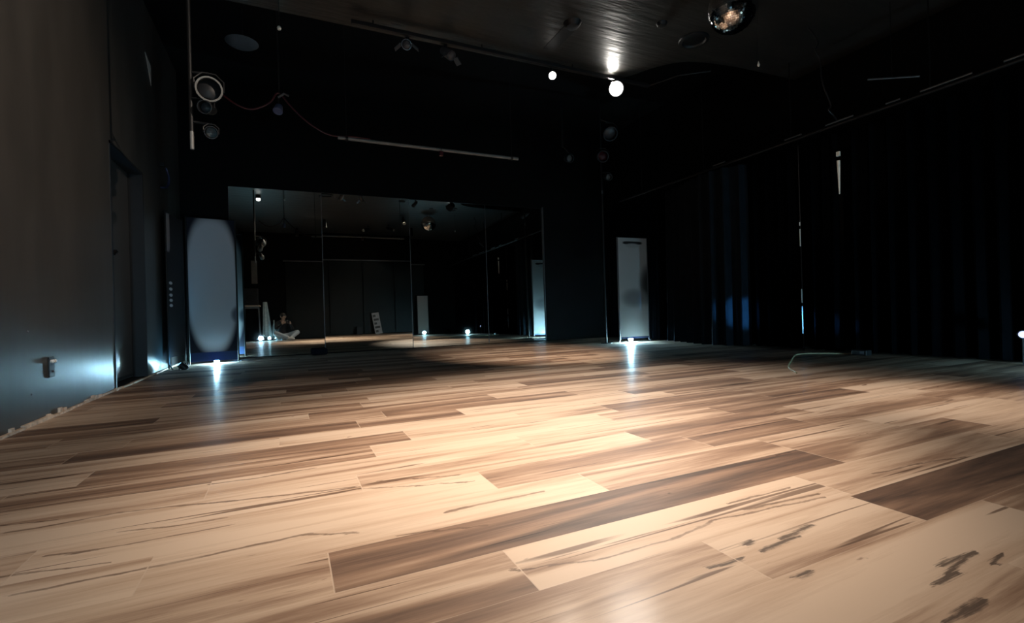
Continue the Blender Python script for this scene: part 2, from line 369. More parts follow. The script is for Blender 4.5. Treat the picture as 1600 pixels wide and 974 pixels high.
# lower ceiling over the near half, with its front edge swinging back on the right
edge = [(XL, 4.84), (1.0, 4.83), (2.6, 4.82), (3.3, 4.81), (3.62, 4.79), (3.80, 4.62), (3.94, 4.36), (4.2, 4.12), (4.8, 4.0), (XR, 3.95)]
ed = [Vector((*p, 0)) for p in edge]; ed = catmull(ed, 6)
bm = bmesh.new(); top = [bm.verts.new((p.x, p.y, LOWZ + .08)) for p in ed]; bot = [bm.verts.new((p.x, p.y, LOWZ)) for p in ed]
tr = [bm.verts.new((p.x, YR, LOWZ + .08)) for p in ed]; br = [bm.verts.new((p.x, YR, LOWZ)) for p in ed]
for i in range(len(ed) - 1):
    bm.faces.new((bot[i], bot[i + 1], br[i + 1], br[i])); bm.faces.new((top[i], tr[i], tr[i + 1], top[i + 1])); bm.faces.new((bot[i], top[i], top[i + 1], bot[i + 1]))
mb = MB(); mb.bm.free(); mb.bm = bm
struct(mb.build('ceiling', 'ceiling_low'))
# door recess in the left wall
m = MB(); m.box((XL - .155, DY0 + .002, 0.02), (XL - .115, DY1 - .002, DZ - .002)); d1 = struct(m.build('door_1', 'door_leaf'))
MB().box((XL - .116, DY0 + .06, .03), (XL - .112, DY1 - .02, .055)).build('kick_strip', 'dark_metal', d1)
h = MB(); h.tube([(XL - .115, DY0 + .5, 1.2), (XL - .09, DY0 + .5, 1.2)], .018).tube([(XL - .09, DY0 + .5, 1.2), (XL - .09, DY0 + .42, 1.17)], .009)
h.build('door_handle', 'black_metal', d1, smooth=True)
m = MB(); m.box((XL - .17, DY0, 0), (XL + .006, DY0 + .022, DZ)).box((XL - .17, DY1 - .022, 0), (XL + .006, DY1, DZ)).box((XL - .17, DY0, DZ - .022), (XL + .006, DY1, DZ))
struct(m.build('trim_1', 'jamb'))
struct(MB().box((XL - .17, DY0 + .022, 0), (XL, DY1 - .022, .012)).build('trim_2', 'jamb'))
# ragged pale strip where the left wall meets the floor
random.seed(3); m = MB()
def strip(ya, yb):
    y = ya
    while y < yb:
        y2 = min(yb, y + random.uniform(.12, .35)); h_ = random.uniform(.010, .022)
        m.box((XL, y, 0), (XL + random.uniform(.010, .022), y2, h_)); y = y2
strip(YR, DY0); strip(DY0, DY1); strip(DY1, YB)
for y, z in ((4.45, .035), (4.50, .028), (3.90, .040), (3.97, .03), (3.74, .028), (3.32, .03), (4.47, .02)):
    m.box((XL, y - .02, 0), (XL + .012, y + .015, z))
struct(m.build('baseboard_left', 'plaster'))
struct(MB().box((XL, YB - .012, 0), (XR, YB, .06)).build('baseboard_back', 'black_wall'))
# rear wall: tall dark panels with pale edges, under a rail
XS = [-.05, 1.22, 2.28, 3.32, 4.36]
for a, b in zip(XS, XS[1:]):
    p = MB().bbox((a + .012, YR, .02), (b - .012, YR + .02, 2.42), .003).build('wall_panel', 'rear_panel')
    tag(p, 'dark glossy wall panel standing in a row along the rear wall, seen in the mirrors', 'wall panel', 'dark panels along the rear wall')
struct(MB().box((-.1, YR, 2.44), (4.4, YR + .05, 2.475)).build('trim_3', 'grey_metal'))

# ---------------------------------------------------------------- mirrors on the back wall
MX = [(-0.72, .495, -.35), (.505, 1.835, -.15), (1.845, 3.172, -.5), (3.182, 4.30, -.5)]
ml = ['mirror panel nearest the left banner, reflecting the table and seated person', 'mirror panel second from the left, reflecting the pale hanging pipe',
      'mirror panel third from the left, reflecting a small pale banner', 'rightmost mirror panel, reflecting blue curtain folds beside its pale edge strip']
for (a, b, tilt), lb in zip(MX, ml):
    t = thing('wall_mirror', lb, 'mirror', ((a + b) / 2, YB - .024, 0.012))
    w2 = (b - a) / 2
    R_ = Matrix.Rotation(math.radians(tilt), 4, 'X')
    MB().box((-w2, -.010, 0), (w2, -.004, 2.43), R_).build('glass', 'mirror', t)
    for s_ in (-1, 1): MB().box((min(s_ * w2, s_ * (w2 + .004)), -.012, 0), (max(s_ * w2, s_ * (w2 + .004)), .0, 2.43), R_).build('side_edge', 'grey_metal', t)
    MB().box((-w2, -.013, 2.43), (w2, .0, 2.437), R_).build('top_edge', 'dark_metal', t)
tag(MB().bbox((4.306, YB - .05, 0.0), (4.322, YB - .0, 2.47), .003).build('edge_strip', 'grey_metal'), 'pale vertical metal strip at the right end of the mirror row', 'trim strip')

# ---------------------------------------------------------------- ceiling track, its lamps and the added spotlights
tr = thing('lighting_track', 'black ceiling track carrying the row of spotlights', 'lighting track', (0, 4.66, 3.285))
MB().bbox((0.6, -.018, -.018), (4.1, .018, .018), .003).build('rail', 'dark_metal', tr)
for x in (.8, 1.9, 3.0, 3.9): MB().tube([(x, 0, .018), (x, 0, .055)], .008).build('mount', 'black_metal', tr)
MB().tube([(4.1, 0, 0), (4.3, -.3, .03), (4.6, -.5, .04)], .008).build('feed_cable', 'black_metal', tr)

def track_spot(key, loc, tgt, label, body='dark_metal', bulb='bulb', ceil=3.267, r=.055, group=None, face=None, lens=True):
    """loc = centre of the lamp face"""
    loc = Vector(loc); d = (Vector(tgt) - loc).normalized()
    t = thing('track_spotlight', label, 'spotlight', loc, 0, group)
    A = d.to_track_quat('Z', 'Y').to_matrix().to_4x4()
    rc = 0.11 if lens == 'deep' else 0.004
    MB().lathe([(r * .45, -.17), (r * .8, -.15), (r * .95, -.09), (r * 1.05, -.02), (r * 1.08, rc), (r * 1.0, rc), (r * .98, -.015), (r * .5, -.03)], 24, A).build('housing', body, t, True)
    b = MB(); b.lathe([(r * .95, -.012), (r * .93, 0.0), (r * .7, .012), (r * .3, .019), (r * .05, .021)], 24, A); b.build('lamp_face', bulb, t, True)
    bk = d * -.10
    y = MB(); top = Vector((bk.x, bk.y, ceil - loc.z))
    y.tube([bk, bk * 1.0 + Vector((0, 0, .05)), Vector((bk.x, bk.y, max(.07, top.z)))], .008); y.lathe([(.02, 0), (.02, .03)], 14, Matrix.Translation((bk.x, bk.y, max(.05, top.z - .03))))
    y.build('stem', 'dark_metal', t, True)
    return t
OFF = [((1.10, 4.61, 3.15), (0.6, 3.2, 2.4), 'unlit pale grey spotlight at the left end of the ceiling track'),
       ((1.55, 4.61, 3.13), (2.1, 3.6, 2.2), 'unlit pale grey spotlight second from the left on the ceiling track')]
for p, tg, lb in OFF:
    t = track_spot('off', p, tg, lb, 'grey_metal', 'bulb_off', r=.045)
    d = (Vector(tg) - Vector(p)).normalized(); side = d.cross(Vector((0, 0, 1))).normalized()
    for s_ in (-1, 1):
        A = aim(side * .055 * s_, side * .055 * s_ + Vector((side.x * s_, side.y * s_, -.9)))
        MB().box((-.03, -.003, 0), (.03, .003, .075), A).build('barn_door', 'grey_metal', t)
L3 = SPOTS['s3']; L4 = SPOTS['s4']
track_spot('s3', L3[0], (1.2, 0.6, 1.2), 'small lit white spotlight third along the ceiling track', bulb='bulb', r=.042)
spotlight('spot_beam', Vector(L3[0]) + Vector((0, -.03, -.03)), *L3[1:], size=.12)
track_spot('s4', L4[0], (1.6, 0.0, .8), 'brightest lit spotlight at the right end of the ceiling track', bulb='bulb', r=.085)
spotlight('spot_beam', Vector(L4[0]) + Vector((-.03, -.05, 0)), *L4[1:], size=.3)
spotlight('spot_beam', *SPOTS['s4_spill'], size=.05)  # added light without a fixture, spilling onto the ceiling
lw = SPOTS['wall']
t = track_spot('w', lw[0], lw[1], 'lit spotlight near the left wall, seen as a bright dot in the left mirror', bulb='bulb', ceil=3.34, r=.05)
MB().lathe([(.03, -.002), (.045, .02), (.035, .04), (.01, .048)], 20, Matrix.Translation((0, 0, -.05))).build('globe', 'bulb_dim', t, True)
spotlight('spot_beam', Vector(lw[0]) + Vector((0, 0, -.06)), *lw[1:])
for k, lb in (('mid', 'added spotlight on the near ceiling aimed at the middle of the floor'), ('front', 'added spotlight on the near ceiling aimed at the front of the floor'),
              ('right', 'added spotlight on the near ceiling aimed at the right of the floor'), ('far', 'added spotlight under the lower ceiling aimed at the far floor'),
              ('gap', 'added spotlight under the lower ceiling aimed at the gap in the right curtains'),
              ('left', 'added spotlight on the near ceiling aimed towards the left wall')):
    q = SPOTS[k]  # lamps added to light the floor, left wall and curtain gap
    track_spot(k, q[0], q[1], lb, bulb='bulb_warm', ceil=3.34, r=.05, lens='deep')
    d = (Vector(q[1]) - Vector(q[0])).normalized()
    spotlight('spot_beam', Vector(q[0]) + d * .112, *q[1:], size=.015)

# ---------------------------------------------------------------- ceiling fittings
def ceiling_ring(x, y, z, r, label, m_='dark_metal'):
    t = thing('ceiling_speaker', label, 'ceiling speaker', (x, y, z))
    MB().lathe([(r * .72, -.004), (r * .8, -.022), (r, -.018), (r * 1.03, -.004), (r, 0)], 36).build('rim', m_, t, True)
    MB().lathe([(r * .1, -.012), (r * .4, -.010), (r * .74, -.004)], 36).build('grille', 'black_metal', t, True)
ceiling_ring(.85, 4.05, LOWZ, .15, 'round dark ceiling ring with paler rim at top centre-left')
ceiling_ring(3.92, 3.75, LOWZ, .15, 'round dark ceiling ring right of the brightest spotlight')
t = thing('smoke_detector', 'small round dark detector on the ceiling left of the light patch', 'detector', (2.58, 3.98, LOWZ))
MB().lathe([(.03, -.045), (.06, -.04), (.075, -.02), (.09, 0)], 28).build('cover', 'black_metal', t, True)
MB().box((-.05, -.04, -.004), (.09, .5, 0)).build('conduit_cover', 'black_metal', t)
t = thing('smoke_detector', 'small dark knob on the ceiling right of the light patch', 'detector', (3.40, 3.65, LOWZ))
MB().lathe([(.02, -.035), (.04, -.03), (.055, 0)], 24).build('cover', 'dark_metal', t, True)
t = thing('ceiling_dome', 'pale blue-grey oval dome hanging high at left of centre', 'ceiling dome', (-.38, 6.0, 3.58))
MB().lathe([(.02, -.04), (.09, -.036), (.14, -.018), (.165, .0), (.14, .012)], 36).build('dome', mat('dome_grey', (.06, .075, .09), .5), t, True)
MB().tube([(0, 0, .01), (0, 0, ZC - 3.58)], .012).build('stem', 'black_metal', t)
t = thing('sensor', 'tiny pale sensor dangling high above the left mirror', 'sensor', (-.005, 4.62, 3.07))
MB().lathe([(.004, -.02), (.014, -.014), (.018, 0), (.012, .014), (.004, .02)], 18).build('bulb_cap', 'white_paint', t, True)
MB().tube([(0, 0, .018), (0, 0, LOWZ - 3.07)], .003).build('wire', 'black_metal', t)

# mirror ball
bc = Vector((3.52, 2.93, 0.55 + 2.93 * .868)); br_ = .20
t = thing('mirror_ball', 'silver mirrored disco ball hanging from the ceiling', 'mirror ball', bc)
MB().lathe([(max(.001, br_ * .985 * math.sin(PI * k / 24)), -br_ * .985 * math.cos(PI * k / 24)) for k in range(25)], 48).build('core', 'black_plastic', t, True)
random.seed(5); bm = bmesh.new(); nr = 38
for i in range(nr):
    a0 = PI * i / nr; a1 = PI * (i + 1) / nr; am = (a0 + a1) / 2
    n = max(4, int(2 * nr * math.sin(am)))
    for k in range(n):
        p0 = 2 * PI * k / n + i * .4; p1 = 2 * PI * (k + .93) / n + i * .4; aa = a0 + (a1 - a0) * .93
        q = [Vector((math.sin(a) * math.cos(p), math.sin(a) * math.sin(p), -math.cos(a))) * br_ for a, p in ((a0, p0), (a0, p1), (aa, p1), (aa, p0))]
        c = sum(q, Vector()) / 4; nn = c.normalized()
        jit = Matrix.Rotation(random.uniform(-.02, .02), 3, 'X') @ Matrix.Rotation(random.uniform(-.02, .02), 3, 'Y')
        bm.faces.new([bm.verts.new(c + jit @ (v - c)) for v in q])
mb = MB(); mb.bm.free(); mb.bm = bm; mb.build('mirror_tiles', 'tile', t)
MB().lathe([(.03, br_ - .006), (.03, br_ + .02), (.012, br_ + .03)], 20).build('cap', 'grey_metal', t, True)
MB().tube([(0, 0, br_ + .02), (0, 0, LOWZ - bc.z)], .006).build('chain', 'dark_metal', t)
py = 3.2; px = 1.305 * py; pz = .55 + .725 * py
t = thing('pull_cord', 'thin cord with a small pale weight hanging right of the disco ball', 'cord', (px, py, pz))
MB().lathe([(.002, .03), (.008, .008), (.013, -.008), (.008, -.022), (.002, -.026)], 18).build('weight', 'white_paint', t, True)
MB().tube([(0, 0, .025), (.004, 0, .3), (0, 0, LOWZ - pz)], .0022, 6).build('string', 'dark_metal', t)

# ---------------------------------------------------------------- pipe hanging in the room and its red cord
PY, PZ = 4.9, 2.275
t = thing('hanging_pipe', 'long pale pipe hanging horizontally in front of the mirrors', 'pipe', (.48, PY, PZ))
MB().tube([(0, 0, 0), (1.92, 0, 0)], .016, 14).build('pipe', 'white_pipe', t, True)
for x in (.08, 1.84): MB().tube([(x, 0, .012), (x, .0, ZC - PZ)], .004, 6).build('hanger_wire', 'black_metal', t)
for x in (.08, 1.84): MB().lathe([(.021, -.012), (.023, 0), (.021, .012)], 16, Matrix.Translation((x, 0, 0)) @ Matrix.Rotation(PI / 2, 4, 'Y')).build('collar', 'dark_metal', t, True)
c = MB(); c.tube([p for p in catmull([(-.48, PY + .02, PZ + .27), (-.36, PY, 2.46), (-.24, PY, 2.44), (-.10, PY, 2.52), (-.03, PY, 2.62), (.06, PY, 2.53), (.16, PY, 2.43), (.28, PY, 2.345), (.42, PY, 2.29), (.62, PY, 2.298), (.78, PY, 2.296)], 8)], .008, 8)
tag(c.build('red_cord', 'red', None, True), 'dark red cord sagging down to the left end of the pale hanging pipe', 'cord')
t = thing('cord_clip', 'small red clip hanging at the middle of the pale pipe', 'clip', (1.50, PY, PZ - .016))
MB().bbox((-.018, -.02, -.05), (.022, .02, 0.0), .006).build('clip', 'red', t)
MB().tube([(0, -.019, .0), (0, -.022, .016), (0, 0, .036), (0, .022, .016), (0, .019, 0)], .003, 6).build('hook', 'dark_metal', t)

# ---------------------------------------------------------------- par cans on hanging poles
def par_can(loc, tgt, label, r=.085, m_='black_metal', rim='dark_metal', face='bulb_off', group=None, pole=None):
    loc = Vector(loc); t = thing('par_can', label, 'stage light', loc, 0, group)
    A = aim((0, 0, 0), Vector(tgt) - loc)
    can = MB().lathe([(r * .5, -.16), (r * .8, -.14), (r * .92, -.06), (r, 0), (r * 1.0, .05), (r * .95, .05), (r * .93, -.02)], 28, A, cap=False).build('can', m_, t, True)
    MB().lathe([(r * .90, .046), (r * .93, .056), (r * 1.06, .056), (r * 1.08, .046), (r * 1.06, .036)], 28, A, cap=False).build('rim', rim, can, True)
    MB().lathe([(r * .9, -.02), (r * .6, -.005), (r * .1, .003)], 28, A).build('lamp_face', face, t, True)
    yk = MB()
    X = A.to_3x3() @ Vector((1, 0, 0))
    pts = [X * r * 1.12, X * r * 1.15 + Vector((0, 0, r * .9)), X * r * .5 + Vector((0, 0, r * 1.5)), -X * r * .5 + Vector((0, 0, r * 1.5)), -X * r * 1.15 + Vector((0, 0, r * .9)), -X * r * 1.12]
    yk.tube(pts, .006, 6)
    if pole is not None: yk.tube([Vector((0, 0, r * 1.5)), Vector(pole) - loc], .009, 8)
    yk.build('yoke', m_, t, True)
    return t
# left pole, hanging from the ceiling
HX, HY = -.60, 4.15
t = thing('hanging_pole', 'slim pole with a pale lower tip hanging left of the mirrors', 'pole', (HX, HY, 0))
MB().tube([(0, 0, 1.93), (0, 0, LOWZ)], .014, 12).build('pole', 'black_metal', t, True)
MB().tube([(0, 0, 1.80), (0, 0, 1.93)], .013, 12).build('pole_tip', 'white_pipe', t, True)
cz = 4.12
par_can((-.48, cz, 2.235), (-.1, 0, 1.4), 'large round stage light with a pale rim, topmost on the left hanging pole', .082, rim='white_pipe', face='black_plastic', pole=(HX, HY, 2.36))
par_can((-.50, cz, 2.105), (-.9, 1, 1.2), 'small dark stage light, middle one on the left hanging pole', .045, face='bulb_off', pole=(HX, HY, 2.17))
par_can((-.475, cz, 1.925), (.0, 0, .8), 'small round stage light with grey face, lowest on the left hanging pole', .042, face='white_pipe', pole=(HX, HY, 2.0))
# cluster above the left mirrors
t = thing('hanging_lamp', 'small dark lamp dangling above the left mirror beside the red cord', 'hanging lamp', (-.03, 4.9, 2.48))
MB().tube([(0, 0, .05), (.01, 0, .2), (0, 0, ZC - 2.48)], .006, 8).build('cable', 'black_metal', t)
MB().lathe([(.012, .05), (.03, .03), (.042, -.04), (.036, -.042)], 20, aim((0, 0, 0), (.2, .5, 1))).build('shade', mat('blue_grey', (.12, .14, .25), .35, .3), t, True)
MB().tube([(0, -.0, .1), (.05, -.03, .13), (.09, -.02, .12)], .01, 8).build('clamp', 'grey_metal', t, True)
# right pole, from ceiling to floor beside the right banner
RX_, RY_ = 4.66, 6.46
t = thing('light_pole', 'slim dark pole rising beside the tall pale banner up to the ceiling', 'pole', (RX_, RY_, 0))
MB().tube([(0, 0, .01), (0, 0, ZC)], .013, 12).build('pole', 'dark_metal', t, True)
MB().lathe([(.09, 0), (.09, .008), (.03, .012)], 24).build('base_plate', 'black_metal', t, True)
MB().lathe([(.016, 0), (.016, .05)], 12, Matrix.Translation((0, 0, 2.42))).build('clamp', 'grey_metal', t, True)
par_can((4.80, 6.4, 3.40), (3, 2, 0), 'dark stage light at the top of the slim pole beside the pale banner', .11, pole=(RX_, RY_, 3.62))
par_can((4.60, 6.34, 2.98), (2.6, 2, 1.5), 'dark red faced stage light on the slim pole beside the pale banner', .085, face='red', pole=(RX_, RY_, 3.12))
par_can((4.70, 6.34, 2.66), (2.4, 0, .6), 'small pale faced stage light, lowest on the slim pole beside the pale banner', .05, face='white_pipe', pole=(RX_, RY_, 2.76))
# single drop at the back
t = thing('hanging_pole', 'short thin drop rod hanging above the right end of the mirrors', 'pole', (4.12, 6.75, 0))
MB().tube([(0, 0, 3.2), (0, 0, ZC)], .012, 10).build('rod', 'dark_metal', t, True)
par_can((4.22, 6.72, 3.02), (3.0, 0, 1), 'small dark stage light hanging above the right end of the mirrors', .06, face='white_pipe', pole=(4.12, 6.75, 3.22))

# ---------------------------------------------------------------- banners
BW = .60
def x_banner(name, label, p_left, p_right, z0, z1, lean, m_, frame='black_metal', extra=None):
    a = Vector((*p_left, 0)); b = Vector((*p_right, 0)); w_ = (b - a).length; rz = math.atan2(b.y - a.y, b.x - a.x)
    t = thing(name, label, 'banner', (a + b) / 2, rz)
    Lm = Matrix.Rotation(-lean, 4, 'X')
    cl = MB().bbox((-w_ / 2 + .01, -.004, z0), (w_ / 2 - .01, .0, z1), .0015, seg=1).build('print', m_, t); cl.rotation_euler = (-lean, 0, 0)
    for s_ in (-1, 1):
        MB().tube([Lm @ Vector((s_ * w_ / 2, .008, z0 - .03)), Lm @ Vector((s_ * w_ / 2, .008, z1 + .01))], .011, 10).build('upright', frame, t, True)
        MB().tube([(s_ * w_ / 2, .008 + z0 * lean, z0 - .02), (s_ * (w_ / 2 + .025), -.02, .012)], .008, 8).build('foot', 'grey_metal', t, True)
    MB().tube([Lm @ Vector((-w_ / 2, .008, z1)), Lm @ Vector((w_ / 2, .008, z1))], .009, 8).build('top_rail', frame, t, True)
    return t
PALE_L = (.50, .54, .60)
bl = banner_mat('left_banner_print', (.006, .008, .02), PALE_L, [(0.0, 1.03, .275, .85, 2.6, .30, (.64, .66, .70)), (.27, .62, .07, .10, 2, .8, (.12, .14, .18)), (0, .08, .40, .07, 6, .3, (.01, .03, .10))], trans=.15)
x_banner('standing_banner', 'black edged banner stand with a tall rounded pale shape beside the left mirror', (-1.13, 7.18), (-.60, 7.28), .035, 1.86, .02, bl)
br2 = banner_mat('right_banner_print', (.60, .60, .60), PALE_L, [(.34, .93, .20, .32, 2, .85, (.05, .05, .05)), (0, 1.62, .19, .025, 4, .5, (.03, .03, .03)), (0, 1.575, .13, .035, 2, .6, (.5, .5, .5)), (.02, .72, .24, .14, 2, .9, (.30, .30, .31)), (0, .03, .5, .06, 6, .25, (.03, .05, .12))], trans=.15)
x_banner('standing_banner', 'tall narrow pale grey banner stand in front of the far right curtains', (4.84, 6.34), (5.42, 6.32), .06, 1.70, .0, br2, frame='grey_metal')
# banner leaning at the left wall, seen nearly edge-on
t = thing('standing_banner', 'dark banner seen edge-on against the left wall, pale marks along its edge', 'banner', (-1.255, 6.62, 0))
m3 = banner_mat('edge_banner_print', (.012, .012, .014), PALE_L, [(-.21, 1.60, .06, .24, 4, .3, (.30, .30, .32))] + [(-.16, z, .05, .018, 2, .4, (.75, .75, .75)) for z in (1.0, .93, .86, .80, .74)], trans=.05)
# cloth hung between two uprights, turned almost along the wall
cl = MB().bbox((-.26, -.004, .14), (.26, 0, 1.80), .0015, seg=1).build('print', m3, t); cl.rotation_euler = (0, 0, math.radians(82)); cl.location = (.05, .28, 0)
for y_ in (.02, .54): MB().tube([(.05 + (y_ - .28) * .14, y_, .02), (.05 + (y_ - .28) * .14, y_, 1.82)], .009, 10).build('upright', 'black_metal', t, True)
MB().tube([(.02, .02, .06), (.06, -.06, .012)], .008, 8).build('foot', 'grey_metal', t, True)
MB().tube([(.09, .54, .06), (.13, .48, .012)], .008, 8).build('foot', 'grey_metal', t, True)
# small pale banner at the rear right, seen only in the mirror
br3 = banner_mat('rear_banner_print', (.50, .50, .50), PALE_L, [(0, 1.1, .3, .5, 2, .9, (.56, .56, .58))], trans=.2)
x_banner('standing_banner', 'small pale banner by the rear right wall, seen in the third mirror', (4.38, -.62), (4.02, -.66), .05, 1.34, 0, br3, frame='grey_metal')

# ---------------------------------------------------------------- LED par lights on the floor
def floor_par(loc, tgt, label, power=0, col=BLUE, cone=150, r=.055, face='led', group=None, z=.075, size=.05, dz=0, dome=0):
    t = thing('floor_light', label, 'floor light', loc)
    tg = Vector(tgt) - Vector(loc) - Vector((0, 0, z)); A = Matrix.Translation((0, 0, z)) @ tg.normalized().to_track_quat('Z', 'Y').to_matrix().to_4x4()
    MB().lathe([(r * .7, -.09 if not dome else -.032), (r * 1.02, -.08 if not dome else -.028), (r * 1.05, -.01), (r * 1.05, .004), (r * .98, .004), (r * .95, -.006)], 24, A).build('housing', 'black_plastic', t, True)
    MB().lathe([(r * .96, -.004), (r * .93, .004), (r * .5, .010), (r * .05, .011)] if not dome else [(r * .9, 0), (r * .85, r * .25), (r * .6, r * .5), (r * .1, r * .6)], 24, A).build('lens', face, t, True)
    X = A.to_3x3() @ Vector((1, 0, 0)); P = Vector((0, 0, z))
    y = MB()
    for s_ in (-1, 1): y.tube([P + X * s_ * r * 1.12, Vector((X.x * s_ * r * 1.15, X.y * s_ * r * 1.15, .006))], .005, 6)
    y.tube([Vector((X.x * -r * 1.2, X.y * -r * 1.2, .006)), Vector((X.x * r * 1.2, X.y * r * 1.2, .006))], .006, 6)
    y.build('bracket', 'black_metal', t, True)
    if power:
        d = tg.normalized()
        spotlight('floor_lamp', Vector(loc) + P + d * (.03 + .015 * dome) + Vector((0, 0, dz * .5)), Vector(loc) + P + d, power, cone, .5, col, size=size)
    return t
q = PARS['banner_left']; floor_par(q[0], q[1], 'small blue-white floor light glowing behind the left banner', q[2], q[3], q[4], r=.032, z=.038, size=.03, face='led_strong')
q = PARS['banner_right']; floor_par(q[0], q[1], 'small blue-white floor light glowing behind the tall pale banner', q[2], q[3], q[4], r=.04, z=.05, size=.03, face='led_strong')
floor_par((-.74, -.34, 0), (-.98, 7, 1.0), 'bright blue floor light under the bar table, seen in the left mirror', 52, (.45, .68, 1), 36, r=.06, z=.09)
floor_par((-.52, -.50, 0), (-.1, 7, 1.2), 'small bluish floor light behind the white draped cloth, seen in the left mirror', 0, r=.04, z=.08)
floor_par((-.34, -.70, 0), (0, 7, 1.2), 'tiny bluish floor light behind the seated person, seen in the left mirror', 0, r=.028, z=.07)
floor_par((4.17, -.42, 0), (3.0, 7, .9), 'blue floor light at the foot of the small rear banner', 0, r=.055, z=.08)
floor_par((-1.13, 6.60, 0), (-1.40, 6.62, .30), 'added small floor light washing the left wall blue beside the edge-on banner', 5.5, (.13, .55, 1), 150, r=.035, face='led_soft', z=.06, size=.05)  # fixture added to put the blue glow on the left wall
floor_par((5.16, 1.15, 0), (5.47, 5.0, 0.50), 'bright blue floor light by the right curtains, seen in the third mirror', 1500, BLUE, 7.5, r=.06, z=.08)
# small violet light on the right curtain, at the picture's edge
t = thing('wall_light', 'small pale violet light low by the right curtains at the picture edge', 'light', (5.36, 1.806, .25))
MB().lathe([(.02, -.05), (.034, -.04), (.036, 0), (.032, .004)], 20, aim((0, 0, 0), (-2.97, -1, .2))).build('housing', 'black_plastic', t, True)
MB().lathe([(.031, .0), (.022, .010), (.003, .014)], 20, aim((0, 0, 0), (-2.97, -1, .2))).build('lens', 'led_violet', t, True)
MB().tube([(.0, 0, -.03), (.0, 0, -.25)], .008, 8).build('stand', 'black_metal', t)

# ---------------------------------------------------------------- curtains on the right
def curtain(name, pts, z0, z1, label, pitch=.16, amp=.045, seed=1, flare=0.0, cloth='curtain'):
    random.seed(seed); P = catmull([Vector((*p, 0)) for p in pts], 40)
    s = 0; S = [0]
    for a, b in zip(P, P[1:]): s += (b - a).length; S.append(s)
    n = int(s / .016); me = bmesh.new(); rows = 14; grid = []
    ph = [random.uniform(0, 6) for _ in range(3)]
    for i in range(n + 1):
        d = s * i / n; j = 0
        while j < len(S) - 2 and S[j + 1] < d: j += 1
        f = (d - S[j]) / max(1e-6, S[j + 1] - S[j]); p = P[j].lerp(P[j + 1], f)
        tg = (P[j + 1] - P[j]).normalized(); nr_ = Vector((-tg.y, tg.x, 0)); col = []
        for k in range(rows + 1):
            h_ = k / rows; z = z0 + (z1 - z0) * h_
            am = amp * (1 + .35 * math.sin(d * 2.1 + ph[0])) * (.75 + .35 * (1 - h_))
            o = am * math.sin(2 * PI * d / pitch + ph[1] + .5 * math.sin(3.1 * d + ph[2]) + .25 * math.sin(2.6 * h_ + d * 5))
            o += .35 * am * math.sin(4 * PI * d / pitch + ph[2])
            col.append(me.verts.new(p + nr_ * (o + flare * (1 - h_) ** 3) + Vector((0, 0, z))))
        grid.append(col)
    for a, b in zip(grid, grid[1:]):
        for k in range(rows): me.faces.new((a[k], b[k], b[k + 1], a[k + 1]))
    bmesh.ops.solidify(me, geom=me.faces[:], thickness=.004)
    mb = MB(); mb.bm.free(); mb.bm = me
    return tag(mb.build(name, cloth, None, True), label, 'curtain')
curtain('curtain', [(5.62, 7.6), (5.60, 6.9), (5.60, 6.15)], .02, 2.39, 'dark curtain in the far right corner behind the tall pale banner', seed=2)
curtain('curtain', [(5.60, 6.05), (5.50, 5.6), (5.32, 5.1), (5.30, 4.7), (5.46, 4.4)], .02, 2.39, 'blue-lit gathered curtain right of the tall pale banner', pitch=.19, amp=.06, seed=4, cloth='curtain_lit')
curtain('curtain', [(5.50, 4.34), (5.52, 4.0), (5.48, 3.74)], .02, 2.39, 'dark curtain between the blue-lit folds and the thin bright gap', seed=6)
curtain('curtain', [(5.49, 3.64), (5.50, 3.45), (5.47, 3.26)], .02, 2.39, 'narrow dark curtain between the two pale wall gaps', pitch=.13, amp=.04, seed=7)
curtain('curtain', [(5.50, 3.16), (5.52, 2.2), (5.48, 1.2), (5.52, 0.2), (5.5, -.8)], .02, 2.39, 'long black curtain filling the right side of the picture', seed=9)
# rail over the curtains
t = thing('curtain_rail', 'long dark rail with paler pieces as its glints running above the right curtains', 'rail', (5.46, 0, 2.42 + .02))
MB().tube([(-.12, -.9, .0), (-.12, 6.9, .0)], .016, 12).build('rail', 'dark_metal', t, True)
for y_ in (-.2, 1.1, 2.36, 3.7, 5.0, 6.3): MB().tube([(-.12, y_, .01), (-.12, y_, ZC - 2.45 if y_ > 4.2 else LOWZ - 2.44)], .006, 8).build('drop_rod', 'black_metal', t, True)
for a, b in ((1.45, 1.85), (2.05, 2.42), (2.58, 2.70), (3.0, 3.28), (3.55, 3.75), (4.6, 4.8)): MB().tube([(-.16, a, .02), (-.16, b, .02)], .009, 8).build('painted_glint', 'grey_metal', t, True)  # paler lengths drawn where the rail glints
t = thing('brace_rod', 'short slanted dull rod above the rail over the right curtains', 'rod', (5.05, 2.72, 2.66))
MB().tube([(0, 0, 0), (.25, -.30, -.06)], .009, 10).build('rod', 'grey_metal', t, True)
MB().tube([(.12, -.144, -.028), (.12, -.144, LOWZ - 2.66)], .003, 6).build('hanger_wire', 'black_metal', t)
t = thing('cable_coil', 'loose dark cable with a loop hanging above the right curtain rail', 'cable', (4.9, 3.05, 2.75))
MB().tube(catmull([(-.12, .05, .55), (-.05, 0, .40), (-.1, 0, .30), (-.03, 0, .22), (.0, 0, .0), (.12, 0, -.2), (.08, 0, -.26), (.16, 0, -.30), (.2, .05, -.24), (.38, .1, -.28)], 8), .007, 8).build('cable', 'dark_metal', t, True)
